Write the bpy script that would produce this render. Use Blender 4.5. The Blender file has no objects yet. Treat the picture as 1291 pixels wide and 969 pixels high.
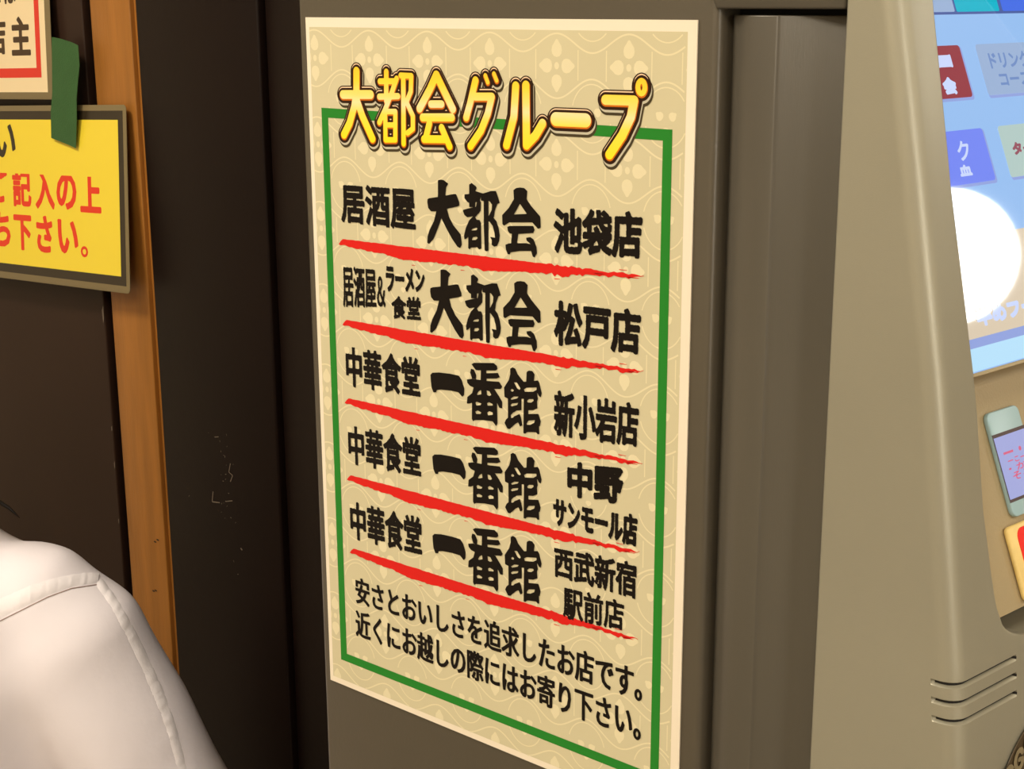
import bpy, bmesh, math, random
import numpy as np
from mathutils import Vector, Matrix
from mathutils.bvhtree import BVHTree

S = bpy.context.scene
COL = S.collection
EYE = 1.45                      # camera height above the floor

# ------------------------------------------------------------------ camera
cam_d = bpy.data.cameras.new('camera')
cam = bpy.data.objects.new('camera', cam_d)
COL.objects.link(cam)
cam_d.sensor_fit = 'HORIZONTAL'
cam_d.sensor_width = 36.0
cam_d.lens = 1895.0 / 1291.0 * 36.0
cam_d.clip_start = 0.02
RW = np.array([[0.76007926, 0.15846763, -0.63021229],
               [0.6498127, -0.19250178, 0.73531389],
               [-0.00479354, -0.96841679, -0.24929089]])
M = Matrix(((RW[0][0], -RW[0][1], -RW[0][2], 0.0),
            (RW[1][0], -RW[1][1], -RW[1][2], -0.65),
            (RW[2][0], -RW[2][1], -RW[2][2], EYE),
            (0, 0, 0, 1)))
# exact orthonormal rotation
q = M.to_quaternion(); q.normalize()
cam.matrix_world = Matrix.Translation((0, -0.65, EYE)) @ q.to_matrix().to_4x4()
S.camera = cam

# ------------------------------------------------------------------ world, exposure
w = bpy.data.worlds.new('world'); S.world = w; w.use_nodes = True
w.node_tree.nodes['Background'].inputs[0].default_value = (1.0, 0.86, 0.68, 1)
w.node_tree.nodes['Background'].inputs[1].default_value = 0.30
S.view_settings.view_transform = 'Standard'
S.view_settings.look = 'None'
S.view_settings.gamma = 1.0
S.view_settings.use_curve_mapping = False
S.view_settings.exposure = 0.0

# ------------------------------------------------------------------ area lights (in the ceiling panels)
CEIL = 2.55
LAMPS = [(0.15, -1.35, 0.55, 0.55, 22.0), (-1.45, -0.75, 0.45, 0.45, 24.0), (1.6, 0.6, 0.55, 0.55, 22.0), (-0.6, -2.3, 0.55, 0.55, 16.0)]
def area(name, loc, sx, sy, power, col=(1.0, 0.925, 0.79)):
    d = bpy.data.lights.new(name, 'AREA'); d.shape = 'RECTANGLE'; d.size = sx; d.size_y = sy
    d.energy = power; d.color = col
    o = bpy.data.objects.new(name, d); o.location = loc; COL.objects.link(o)
    return o
for (x, y, sx, sy, p) in LAMPS:
    area('ceiling_lamp_light', (x, y, CEIL - 0.045), sx * .9, sy * .9, p)

# added light at the right wall, only to give the housing ridge its highlight
ent = area('shopfront_light', (3.14, -1.35, 1.62),   .5, 1.2, 22.0, (1.0, .97, .92))
ent.rotation_euler = (math.pi / 2, 0, math.pi / 2)

# ------------------------------------------------------------------ materials
def lin(c):
    c = c / 255.0
    return c / 12.92 if c <= 0.04045 else ((c + 0.055) / 1.055) ** 2.4
def rgb(r, g, b): return (lin(r), lin(g), lin(b), 1.0)
def mat(name, c, rough=0.5, metal=0.0, spec=0.5, var=0.0, vscale=8.0, bump=0.0, bscale=60.0,
        emit=0.0, ecol=None, coat=0.0, stretch=None):
    m = bpy.data.materials.new(name); m.use_nodes = True
    nt = m.node_tree; b = nt.nodes['Principled BSDF']
    b.inputs['Base Color'].default_value = c
    b.inputs['Roughness'].default_value = rough
    b.inputs['Metallic'].default_value = metal
    b.inputs['Specular IOR Level'].default_value = spec
    b.inputs['Coat Weight'].default_value = coat
    b.inputs['Coat Roughness'].default_value = 0.03
    tc = nt.nodes.new('ShaderNodeTexCoord')
    src = tc.outputs['Object']
    if stretch:
        mp = nt.nodes.new('ShaderNodeMapping'); mp.inputs['Scale'].default_value = stretch
        nt.links.new(src, mp.inputs['Vector']); src = mp.outputs['Vector']
    if var > 0:
        n = nt.nodes.new('ShaderNodeTexNoise'); n.inputs['Scale'].default_value = vscale
        n.inputs['Detail'].default_value = 6
        nt.links.new(src, n.inputs['Vector'])
        mr = nt.nodes.new('ShaderNodeMapRange'); mr.inputs[1].default_value = .3; mr.inputs[2].default_value = .7
        mr.inputs[3].default_value = 1 - var; mr.inputs[4].default_value = 1 + var
        nt.links.new(n.outputs['Fac'], mr.inputs[0])
        mx = nt.nodes.new('ShaderNodeVectorMath'); mx.operation = 'SCALE'
        mx.inputs[0].default_value = c[:3]
        nt.links.new(mr.outputs[0], mx.inputs['Scale'])
        nt.links.new(mx.outputs[0], b.inputs['Base Color'])
    if bump > 0:
        n2 = nt.nodes.new('ShaderNodeTexNoise'); n2.inputs['Scale'].default_value = bscale
        n2.inputs['Detail'].default_value = 4
        nt.links.new(src, n2.inputs['Vector'])
        bp = nt.nodes.new('ShaderNodeBump'); bp.inputs['Strength'].default_value = bump
        bp.inputs['Distance'].default_value = 0.002
        nt.links.new(n2.outputs['Fac'], bp.inputs['Height'])
        nt.links.new(bp.outputs['Normal'], b.inputs['Normal'])
    if emit > 0:
        b.inputs['Emission Color'].default_value = ecol or c
        b.inputs['Emission Strength'].default_value = emit
    return m

def gradient_yellow():
    # printed metallic-gold gradient: runs down the letters in the poster's own coordinates
    m = mat('title_gold_print', rgb(250, 215, 40), rough=.45, spec=.2)
    nt = m.node_tree; b = nt.nodes['Principled BSDF']
    tc = nt.nodes.new('ShaderNodeTexCoord'); sp = nt.nodes.new('ShaderNodeSeparateXYZ')
    nt.links.new(tc.outputs['Object'], sp.inputs[0])
    mr = nt.nodes.new('ShaderNodeMapRange')
    mr.inputs[1].default_value = -0.0745; mr.inputs[2].default_value = -0.028
    nt.links.new(sp.outputs['Z'], mr.inputs[0])
    cr = nt.nodes.new('ShaderNodeValToRGB')
    e = cr.color_ramp.elements
    e[0].position = 0.0; e[0].color = rgb(252, 224, 20)
    e[1].position = 1.0; e[1].color = rgb(244, 200, 50)
    for p, c in ((.38, rgb(250, 222, 80)), (.52, rgb(250, 226, 165)), (.62, rgb(250, 222, 120)), (.8, rgb(250, 215, 60))):
        k = e.new(p); k.color = c
    nt.links.new(mr.outputs[0], cr.inputs[0])
    nt.links.new(cr.outputs[0], b.inputs['Base Color'])
    return m

MT = dict(
    body=mat('grey_painted_steel', rgb(90, 82, 68), .38, .25, .5, .05, 6, .05, 300),
    strip=mat('dark_grey_plastic', rgb(88, 82, 71), .34, .2, .5, .07, 5, .04, 250, stretch=(6, 6, .6)),
    silver=mat('champagne_metallic_paint', rgb(166, 161, 142), .42, .5, .5, .04, 5, .05, 1400),
    silver_dark=mat('champagne_recess_paint', rgb(168, 150, 114), .5, .2, .5, .04, 8, .1, 700),
    gap=mat('black_gap', rgb(18, 14, 12), .7),
    sheet=mat('laminated_white_paper', rgb(240, 226, 202), .30, 0, .5, .01, 20, .03, 40),
    bg=mat('poster_beige_print', rgb(208, 197, 160), .45, 0, .18, .03, 9),
    pat=mat('poster_pale_print', rgb(226, 214, 176), .45, 0, .18),
    green=mat('poster_green_print', rgb(40, 128, 42), .45, 0, .18),
    black=mat('poster_black_print', rgb(20, 14, 10), .45, 0, .18),
    red=mat('poster_red_print', rgb(216, 34, 28), .45, 0, .18),
    gold=gradient_yellow(),
    orange=mat('title_orange_print', rgb(205, 105, 20), .45, 0, .18),
    pink=mat('title_pale_print', rgb(240, 205, 165), .45, 0, .18),
    tdark=mat('title_dark_print', rgb(48, 26, 12), .45, 0, .18),
    tlight=mat('title_grey_print', rgb(196, 188, 164), .45, 0, .18),
    tshadow=mat('title_shadow_print', rgb(70, 60, 40), .45, 0, .18),
    wood=mat('orange_varnished_wood', rgb(164, 106, 42), .42, 0, .5, .16, 7, .15, 60, stretch=(9, 9, .8)),
    panel=mat('dark_brown_panel', rgb(52, 35, 26), .40, 0, .32, .12, 3, .04, 90, stretch=(2, 2, .7)),
    pillar=mat('black_brown_panel', rgb(25, 14, 10), .45, 0, .2, .15, 4, .05, 120),
    scratch=mat('pale_scratch', rgb(120, 105, 90), .7),
    lam=mat('laminate_film_edge', rgb(128, 112, 78), .28, 0, .6),
    lyellow=mat('yellow_paper', rgb(252, 224, 62), .32),
    lblack=mat('black_border_print', rgb(52, 42, 28), .34),
    lred=mat('red_print', rgb(238, 58, 28), .34),
    lwhite=mat('cream_paper', rgb(250, 226, 180), .34),
    lredb=mat('red_border_print', rgb(228, 56, 40), .34),
    ltext=mat('brown_black_print', rgb(72, 52, 30), .34),
    tape=mat('green_cloth_tape', rgb(54, 96, 50), .5, 0, .4, .07, 30, .3, 500),
    shirt=mat('white_cotton', rgb(232, 223, 226), .85, 0, .2, .02, 10, .35, 45),
    seam=mat('white_seam_cotton', rgb(234, 226, 227), .85, 0, .2, 0, 10, .25, 120),
    seamline=mat('seam_fold', rgb(150, 130, 122), .9, 0, .1),  # shade under the yoke edge, put into the colour
    hair=mat('black_hair', rgb(20, 13, 10), .6, 0, .2, .2, 30),
    skin=mat('skin', rgb(214, 168, 138), .55, 0, .4, .03, 12),
    trousers=mat('navy_cotton', rgb(38, 42, 56), .85, 0, .2, .08, 20, .2, 200),
    shoe=mat('black_leather', rgb(26, 24, 24), .35),
    floor=mat('brown_vinyl', rgb(150, 140, 126), .35, 0, .5, .15, 3, .05, 30),
    plaster=mat('cream_plaster', rgb(220, 208, 184), .85, 0, .3, .04, 3, .15, 80),
    ceil=mat('ceiling_board', rgb(236, 226, 204), .9, 0, .2, .03, 6, .1, 90),
    lampwhite=mat('lamp_white', rgb(255, 244, 224), .6, 0, .3, emit=5.0, ecol=(1, .88, .72, 1)),
    glowpane=mat('shopfront_glow', rgb(240, 240, 236), .5, 0, .3, emit=3.0, ecol=(1, .97, .92, 1)),  # glow of the unseen surface added beside the ridge light
    globe=mat('globe_glass_lit', rgb(255, 250, 240), .4, 0, .4, emit=22.0, ecol=(1, .97, .92, 1)),
    brass=mat('dark_metal', rgb(60, 52, 44), .4, .8),
    stool=mat('stool_vinyl', rgb(120, 40, 30), .5, 0, .5, .05, 20),
    scr=mat('screen_light_blue', rgb(20, 30, 50), .03, 0, .5, emit=1.0, ecol=rgb(150, 190, 238)),
    s_red=mat('screen_red', rgb(40, 10, 12), .03, 0, .5, emit=1.0, ecol=rgb(146, 58, 70)),
    s_blue=mat('screen_blue', rgb(20, 24, 60), .03, 0, .5, emit=1.0, ecol=rgb(116, 136, 240)),
    s_teal=mat('screen_teal', rgb(0, 40, 44), .03, 0, .5, emit=1.0, ecol=rgb(8, 178, 202)),
    s_royal=mat('screen_royal', rgb(10, 20, 60), .03, 0, .5, emit=1.0, ecol=rgb(70, 110, 226)),
    s_grey=mat('screen_grey', rgb(30, 36, 44), .03, 0, .5, emit=1.0, ecol=rgb(152, 176, 212)),
    s_yel=mat('screen_pale_yellow', rgb(36, 40, 36), .03, 0, .5, emit=1.0, ecol=rgb(176, 200, 196)),
    s_tan=mat('screen_tan', rgb(44, 38, 28), .03, 0, .5, emit=1.0, ecol=rgb(216, 200, 176)),
    s_line=mat('screen_dark_line', rgb(10, 12, 24), .03, 0, .5, emit=1.0, ecol=rgb(76, 96, 158)),
    s_band=mat('screen_violet_band', rgb(10, 12, 24), .03, 0, .5, emit=1.0, ecol=rgb(146, 164, 222)),
    s_cyan=mat('screen_pale_cyan', rgb(30, 40, 44), .03, 0, .5, emit=1.0, ecol=rgb(182, 224, 250)),
    s_white=mat('screen_white', rgb(40, 40, 48), .03, 0, .5, emit=1.0, ecol=rgb(200, 214, 250)),
    s_maroon=mat('screen_maroon', rgb(20, 8, 8), .03, 0, .5, emit=1.0, ecol=rgb(150, 84, 100)),
    s_dim=mat('screen_dim_text', rgb(14, 18, 30), .03, 0, .5, emit=1.0, ecol=rgb(112, 142, 196)),
    n_blue=mat('pale_blue_plastic', rgb(160, 190, 196), .35),
    n_lcd=mat('small_display_glow', rgb(60, 60, 80), .2, 0, .5, emit=.75, ecol=rgb(176, 184, 240)),
    n_edge=mat('small_display_edge', rgb(78, 62, 62), .5),
    n_text=mat('small_display_red', rgb(120, 20, 40), .3, 0, .5, emit=.6, ecol=rgb(232, 120, 158)),
    c_yel=mat('cream_card_edge', rgb(236, 206, 130), .5, 0, .4, .1, 60, .3, 200),
    c_red=mat('bright_red_card', rgb(236, 34, 20), .45),
    logo=mat('worn_silver_logo', rgb(150, 136, 104), .4, .4, .5, .2, 200),
    logodark=mat('dark_olive_badge', rgb(72, 58, 36), .45, .2, .5, .06, 20),
)

# ------------------------------------------------------------------ object helpers
def obj(name, verts, faces, m, parent=None, smooth=False, origin=None):
    me = bpy.data.meshes.new(name)
    if origin is None:
        origin = Vector((0, 0, 0))
    origin = Vector(origin)
    po = parent_world(parent)
    me.from_pydata([tuple(Vector(v) - po) for v in verts] if parent is not None else
                   [tuple(Vector(v) - origin) for v in verts], [], faces)
    me.materials.append(m)
    if smooth:
        for p in me.polygons: p.use_smooth = True
    me.update()
    o = bpy.data.objects.new(name, me); COL.objects.link(o)
    if parent is not None: o.parent = parent
    else: o.location = origin
    return o
def parent_world(p):
    v = Vector((0, 0, 0))
    while p is not None:
        v = v + p.location; p = p.parent
    return v
def thing(name, label, cat, loc, group=None):
    o = bpy.data.objects.new(name, None); o.location = loc; o.empty_display_size = .05
    COL.objects.link(o); o['label'] = label; o['category'] = cat
    if group: o['group'] = group
    return o
def tag(o, label, cat, group=None):
    o['label'] = label; o['category'] = cat
    if group: o['group'] = group
    return o
def bevel(o, wdt=.002, seg=2, angle=35):
    b = o.modifiers.new('bevel', 'BEVEL'); b.width = wdt; b.segments = seg; b.limit_method = 'ANGLE'
    b.angle_limit = math.radians(angle)
    for p in o.data.polygons: p.use_smooth = True
    return o
def box(name, a, b, m, parent=None, bw=0):
    (x0, y0, z0), (x1, y1, z1) = a, b
    v = [(x, y, z) for x in (x0, x1) for y in (y0, y1) for z in (z0, z1)]
    f = [(0, 1, 3, 2), (4, 6, 7, 5), (0, 4, 5, 1), (2, 3, 7, 6), (0, 2, 6, 4), (1, 5, 7, 3)]
    c = ((x0 + x1) / 2, (y0 + y1) / 2, z0)
    o = obj(name, v, f, m, parent, origin=c)
    if bw: bevel(o, bw)
    return o
def struct(o):
    o['kind'] = 'structure'; return o
def prism(pts, basis, t, name, m, parent=None, bw=0, origin=None):
    """pts 2D outline (counter-clockwise); basis(p, depth) -> world"""
    n = len(pts)
    v = [basis(p, 0) for p in pts] + [basis(p, t) for p in pts]
    f = [tuple(range(n)), tuple(range(2 * n - 1, n - 1, -1))]
    for i in range(n):
        j = (i + 1) % n; f.append((j, i, n + i, n + j))
    o = obj(name, v, f, m, parent, origin=origin if origin is not None else basis(pts[0], 0))
    bm = bmesh.new(); bm.from_mesh(o.data); bmesh.ops.recalc_face_normals(bm, faces=bm.faces); bm.to_mesh(o.data); bm.free()
    if bw: bevel(o, bw)
    return o
def rounded(x0, y0, x1, y1, r, k=5):
    p = []
    for cx, cy, a0 in ((x1 - r, y1 - r, 0), (x0 + r, y1 - r, 90), (x0 + r, y0 + r, 180), (x1 - r, y0 + r, 270)):
        for i in range(k + 1):
            a = math.radians(a0 + 90 * i / k); p.append((cx + r * math.cos(a), cy + r * math.sin(a)))
    return p
def lathe(name, prof, c, m, parent=None, n=24):
    v = []; f = []
    for (r, z) in prof:
        for i in range(n):
            a = 2 * math.pi * i / n; v.append((c[0] + r * math.cos(a), c[1] + r * math.sin(a), c[2] + z))
    for j in range(len(prof) - 1):
        for i in range(n):
            k = (i + 1) % n; f.append((j * n + i, j * n + k, (j + 1) * n + k, (j + 1) * n + i))
    f.append(tuple(range(n - 1, -1, -1))); f.append(tuple(range((len(prof) - 1) * n, len(prof) * n)))
    return obj(name, v, f, m, parent, True, origin=c)

# ------------------------------------------------------------------ lettering engine (signed distance fields -> flat meshes)
_gc = {}
def glyph_segs(text):
    """outline segments of a text string from Blender's built-in font"""
    if text in _gc: return _gc[text]
    c = bpy.data.curves.new('t', 'FONT'); c.body = text; c.size = 1; c.resolution_u = 3
    o = bpy.data.objects.new('t', c); COL.objects.link(o)
    dg = bpy.context.evaluated_depsgraph_get(); dg.update()
    me = bpy.data.meshes.new_from_object(o.evaluated_get(dg))
    cnt = {}
    for p in me.polygons:
        vs = list(p.vertices)
        for i in range(len(vs)):
            k = (min(vs[i], vs[(i + 1) % len(vs)]), max(vs[i], vs[(i + 1) % len(vs)]))
            cnt[k] = cnt.get(k, 0) + 1
    co = [(v.co.x, v.co.y) for v in me.vertices]
    segs = np.array([[*co[a], *co[b]] for (a, b), n in cnt.items() if n == 1])
    bpy.data.objects.remove(o); bpy.data.curves.remove(c); bpy.data.meshes.remove(me)
    _gc[text] = segs
    return segs
def seg_dist(X, Y, segs, wx=1.0, wy=1.0):
    """signed distance (negative inside) to closed outlines given as segments"""
    best = np.full(X.shape, 1e9); par = np.zeros(X.shape, bool)
    for ax, ay, bx, by in segs:
        dx, dy = (bx - ax) / wx, (by - ay) / wy
        L = dx * dx + dy * dy
        if L < 1e-14: continue
        px, py = (X - ax) / wx, (Y - ay) / wy
        t = np.clip((px * dx + py * dy) / L, 0, 1)
        best = np.minimum(best, (px - t * dx) ** 2 + (py - t * dy) ** 2)
        if ay != by:
            c = (Y >= min(ay, by)) & (Y < max(ay, by))
            par ^= c & (X < ax + (Y - ay) / (by - ay) * (bx - ax))
    d = np.sqrt(best)
    return np.where(par, -d, d)
class Field:
    def __init__(s, x0, y0, x1, y1, h):
        s.x0, s.y0, s.h = x0, y0, h
        s.nx = int((x1 - x0) / h) + 1; s.ny = int((y1 - y0) / h) + 1
        s.F = np.full((s.ny, s.nx), 9.0)
    def win(s, xa, ya, xb, yb):
        i0 = max(0, int((xa - s.x0) / s.h) - 1); i1 = min(s.nx, int((xb - s.x0) / s.h) + 3)
        j0 = max(0, int((ya - s.y0) / s.h) - 1); j1 = min(s.ny, int((yb - s.y0) / s.h) + 3)
        X, Y = np.meshgrid(s.x0 + np.arange(i0, i1) * s.h, s.y0 + np.arange(j0, j1) * s.h)
        return (slice(j0, j1), slice(i0, i1)), X, Y
    def text(s, string, l, r, tl, bl, tr, br, grow=.5, wx=1.0, wy=1.0, brush=0.0):
        """fit the ink of a string into a box (mm): left/right and top/bottom at either end"""
        segs = glyph_segs(string)
        gx0, gx1 = segs[:, [0, 2]].min(), segs[:, [0, 2]].max()
        gy0, gy1 = segs[:, [1, 3]].min(), segs[:, [1, 3]].max()
        g = segs.copy()
        for a in (0, 2):
            fx = (segs[:, a] - gx0) / (gx1 - gx0); fy = (segs[:, a + 1] - gy0) / (gy1 - gy0)
            g[:, a] = l + grow * wx + fx * (r - l - 2 * grow * wx)
            top = tl + (tr - tl) * fx + grow * wy; bot = bl + (br - bl) * fx - grow * wy
            g[:, a + 1] = bot + fy * (top - bot)
        # work in column chunks to keep it cheap
        xs = np.minimum(g[:, 0], g[:, 2])
        n = max(1, len(string))
        for k in range(n):
            xa = l + (r - l) * k / n; xb = l + (r - l) * (k + 1) / n; pad = (r - l) / n * .30 + 1.5
            sel = (np.maximum(g[:, 0], g[:, 2]) > xa - pad * 2.2) & (xs < xb + pad * 2.2)
            sl, X, Y = s.win(xa - 1.2 if k == 0 else xa, min(tl, tr) - 1.5, xb + (1.2 if k == n - 1 else 0), max(bl, br) + 1.5)
            # parity must use every segment to the right, distances only near ones
            d = np.abs(seg_dist(X, Y, g[sel], wx, wy))
            par = np.zeros(X.shape, bool)
            for ax, ay, bx, by in g:
                if ay == by: continue
                c = (Y >= min(ay, by)) & (Y < max(ay, by))
                par ^= c & (X < ax + (Y - ay) / (by - ay) * (bx - ax))
            d = np.where(par, -d, d) - grow
            if brush: d = d + brush * (np.sin(X * 2.1 + 1.7 * np.sin(Y * 1.3)) * np.sin(Y * 2.6 + 1.1 * np.sin(X * 1.7)))
            s.F[sl] = np.minimum(s.F[sl], d)
    def polys(s, polys, holes, fn, rnd=.35):
        """fn maps traced points to mm; a little rounding melts the corners"""
        allp = [[fn(*p) for p in q] for q in polys]; allh = [[fn(*p) for p in q] for q in holes]
        xs = [p[0] for q in allp for p in q]; ys = [p[1] for q in allp for p in q]
        sl, X, Y = s.win(min(xs) - 2, min(ys) - 2, max(xs) + 2, max(ys) + 2)
        d = np.full(X.shape, 9.0)
        def sg(q): return [(*q[i], *q[(i + 1) % len(q)]) for i in range(len(q))]
        for q in allp: d = np.minimum(d, seg_dist(X, Y, sg(q)))
        for q in allh: d = np.maximum(d, -seg_dist(X, Y, sg(q)))
        s.F[sl] = np.minimum(s.F[sl], d)
    def strokes(s, strokes, fn):
        for r, pts in strokes:
            P = [fn(*p) for p in pts]
            for (ax, ay), (bx, by) in zip(P[:-1], P[1:]):
                sl, X, Y = s.win(min(ax, bx) - 9, min(ay, by) - 9, max(ax, bx) + 9, max(ay, by) + 9)
                dx, dy = bx - ax, by - ay; L = dx * dx + dy * dy + 1e-9
                t = np.clip(((X - ax) * dx + (Y - ay) * dy) / L, 0, 1)
                d = np.hypot(X - ax - t * dx, Y - ay - t * dy) - r
                s.F[sl] = np.minimum(s.F[sl], d)
    def mesh(s, iso=0.0, shift=(0, 0)):
        """marching squares; full cells merged along rows. returns 2D verts (mm) and faces"""
        G = s.F - iso; ins = G < 0
        V = []; Fc = []; key = {}
        x0, y0, h = s.x0 + shift[0], s.y0 + shift[1], s.h
        def gv(i, j):
            k = (i, j, 0)
            if k not in key: key[k] = len(V); V.append((x0 + i * h, y0 + j * h))
            return key[k]
        def ev(i, j, ax):
            k = (i, j, 1 + ax)
            if k not in key:
                a = G[j, i]; b = G[j, i + 1] if ax == 0 else G[j + 1, i]
                t = a / (a - b); t = min(max(t, .02), .98)
                key[k] = len(V)
                V.append((x0 + (i + t) * h, y0 + j * h) if ax == 0 else (x0 + i * h, y0 + (j + t) * h))
            return key[k]
        cs = ins[:-1, :-1] + 2 * ins[:-1, 1:].astype(int) + 4 * ins[1:, 1:].astype(int) + 8 * ins[1:, :-1].astype(int)
        for j in range(s.ny - 1):
            row = cs[j]; nz = np.nonzero(row)[0]
            run = None; prev = -9
            for i in nz:
                c = row[i]
                if c == 15:
                    if run is None: run = i
                    elif prev != i - 1:
                        Fc.append((gv(run, j), gv(prev + 1, j), gv(prev + 1, j + 1), gv(run, j + 1))); run = i
                    prev = i; continue
                if run is not None:
                    Fc.append((gv(run, j), gv(prev + 1, j), gv(prev + 1, j + 1), gv(run, j + 1))); run = None
                P = []
                b = [c & 1, c & 2, c & 4, c & 8]
                cor = [(i, j), (i + 1, j), (i + 1, j + 1), (i, j + 1)]
                edg = [(i, j, 0), (i + 1, j, 1), (i, j + 1, 0), (i, j, 1)]
                for k in range(4):
                    if b[k]: P.append(gv(*cor[k]))
                    if bool(b[k]) != bool(b[(k + 1) % 4]): P.append(ev(*edg[k]))
                if len(P) >= 3: Fc.append(tuple(P))
            if run is not None:
                Fc.append((gv(run, j), gv(prev + 1, j), gv(prev + 1, j + 1), gv(run, j + 1)))
        return V, Fc
def print_mesh(name, field, place, m, parent, iso=0.0, shift=(0, 0)):
    V, Fc = field.mesh(iso, shift)
    return obj(name, [place(x, y) for x, y in V], [tuple(reversed(f)) for f in Fc], m, parent)

# ================================================================== SETTING
box_ = lambda n, a, b, m: struct(box(n, a, b, m))
box_('floor', (-3.2, -3.4, -.1), (3.2, 3.4, 0), MT['floor'])
box_('ceiling', (-3.2, -3.4, CEIL), (3.2, 3.4, CEIL + .1), MT['ceil'])
box_('wall_left', (-3.3, -3.4, 0), (-3.2, 3.4, CEIL), MT['plaster'])
box_('wall_right', (3.2, -3.4, 0), (3.3, 3.4, CEIL), MT['plaster'])
box_('wall_front', (-3.2, -3.5, 0), (3.2, -3.4, CEIL), MT['plaster'])
box_('wall_far', (-3.2, 3.4, 0), (3.2, 3.5, CEIL), MT['plaster'])
wn = struct(box('window_1', (3.17, -1.66, .97), (3.198, -1.04, 2.27), MT['ceil']))  # unseen frame and glowing surface, added to go with the ridge light
box('pane', (3.155, -1.61, 1.02), (3.17, -1.09, 2.22), MT['glowpane'], wn)
YW = 0.462                       # face of the boarded partition behind the machine
wb = struct(box('wall_back', (-3.2, YW + .012, 0), (-.55, YW + .12, CEIL), MT['pillar']))
# boards of the partition are parts of the wall
bd = box('wall_panel', (-3.2, YW, 0), (-1.652, YW + .014, CEIL), MT['panel'], wb, .002)
bd['label'] = 'dark brown board left of the wooden strip'
st = box('wooden_strip', (-1.6285, YW - .004, 0), (-1.5475, YW + .014, CEIL), MT['wood'], wb, .0015)
st['label'] = 'orange varnished wood strip'
st2 = box('strip_edge', (-1.5475, YW + .002, 0), (-1.5370, YW + .014, CEIL), MT['wood'], wb, .001)
pl = box('pillar_panel', (-1.534, YW - .006, 0), (-1.312, YW + .014, CEIL), MT['pillar'], wb, .003)
pl['label'] = 'black-brown pillar board right of the strip'
pr = box('recessed_panel', (-1.309, YW + .002, 0), (-.56, YW + .014, CEIL), MT['pillar'], wb, .002)

# small pale scratches on the pillar board
rs = random.Random(4)
V = []; F = []
def scr_line(pts, wd):
    for (ax, az), (bx, bz) in zip(pts[:-1], pts[1:]):
        d = Vector((bx - ax, bz - az)); n = Vector((-d.y, d.x)).normalized() * wd
        k = len(V); y = YW - .0066
        V.extend([(ax + n.x, y, az + n.y), (bx + n.x, y, bz + n.y), (bx - n.x, y, bz - n.y), (ax - n.x, y, az - n.y)])
        F.append((k, k + 1, k + 2, k + 3))
scr_line([(-1.437, EYE - .592), (-1.440, EYE - .606), (-1.425, EYE - .604)], .0007)
scr_line([(-1.414, EYE - .600), (-1.400, EYE - .596)], .0006)
scr_line([(-1.400, EYE - .548), (-1.404, EYE - .560), (-1.397, EYE - .563), (-1.402, EYE - .572)], .0006)
scr_line([(-1.389, EYE - .655), (-1.386, EYE - .657)], .001)
scr_line([(-1.428, EYE - .520), (-1.420, EYE - .518)], .0005)
for k in range(26):
    x = rs.choice([-1.404 + rs.gauss(0, .006), -1.43 + rs.gauss(0, .012), rs.uniform(-1.50, -1.33)]); z = rs.uniform(-.70, -.50)
    if k < 14: x = -1.403 + rs.gauss(0, .005) + (z + .55) * .12; z = rs.uniform(-.625, -.535)
    a = rs.uniform(0, 3.1); L = rs.uniform(.0006, .0028)
    scr_line([(x, EYE + z), (x + math.cos(a) * L, EYE + z + math.sin(a) * L)], rs.uniform(.0002, .0005))
o = obj('scratches', V, F, MT['scratch'], wb); o['kind'] = 'stuff'
# paint chips on the left board's edge
V = []; F = []
for (z, ln, wd) in ((-.392, .017, .0035), (-.55, .006, .002), (-.60, .008, .0018), (-.68, .006, .0015)):
    k = len(V); x = -1.6522; y = YW - .0006
    V.extend([(x - wd, y, EYE + z), (x + .0002, y, EYE + z + ln * .4), (x, y, EYE + z - ln * .6), (x - wd * .7, y, EYE + z - ln)])
    F.append((k, k + 3, k + 2, k + 1))
o = obj('paint_chips', V, F, MT['scratch'], wb); o['kind'] = 'stuff'
# dents on the wooden strip
V = []; F = []
for (x, z) in ((-1.568, -.690), (-1.562, -.686), (-1.574, -.760), (-1.579, -.762)):
    k = len(V)
    for i in range(8):
        a = i * math.pi / 4; V.append((x + .003 * math.cos(a), YW - .0045, EYE + z + .0012 * math.sin(a)))
    F.append(tuple(range(k, k + 8)))
o = obj('dents', V, F, MT['panel'], wb); o['kind'] = 'stuff'

# ------------------------------------------------------------------ ceiling lamps and globe lamp (light the room)
for i, (x, y, sx, sy, p) in enumerate(LAMPS):
    lab = ['square ceiling light above the front of the ticket machine', 'square ceiling light above the seated person',
           'square ceiling light beyond the ticket machine', 'square ceiling light behind the camera'][i]
    t = thing('ceiling_light', lab, 'lamp', (x, y, CEIL), 'square ceiling lights')
    box('light_frame', (x - sx / 2 - .03, y - sy / 2 - .03, CEIL - .02), (x + sx / 2 + .03, y + sy / 2 + .03, CEIL - .0005), MT['ceil'], t)
    box('diffuser', (x - sx / 2, y - sy / 2, CEIL - .035), (x + sx / 2, y + sy / 2, CEIL - .02), MT['lampwhite'], t)
GL = Vector((.97, 1.64, EYE + .408))
t = thing('globe_lamp', 'round white globe pendant lamp mirrored in the touch screen', 'lamp', (GL.x, GL.y, CEIL))
prof = [(.126 * math.sin(a), -.126 * math.cos(a)) for a in np.linspace(.05, math.pi - .15, 18)]
lathe('globe', prof, tuple(GL), MT['globe'], t, 32)
lathe('cord', [(.003, 0), (.003, CEIL - GL.z - .12)], (GL.x, GL.y, GL.z + .115), MT['brass'], t, 8)
lathe('ceiling_rose', [(.05, 0), (.045, .02)], (GL.x, GL.y, CEIL - .021), MT['brass'], t, 20)

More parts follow.
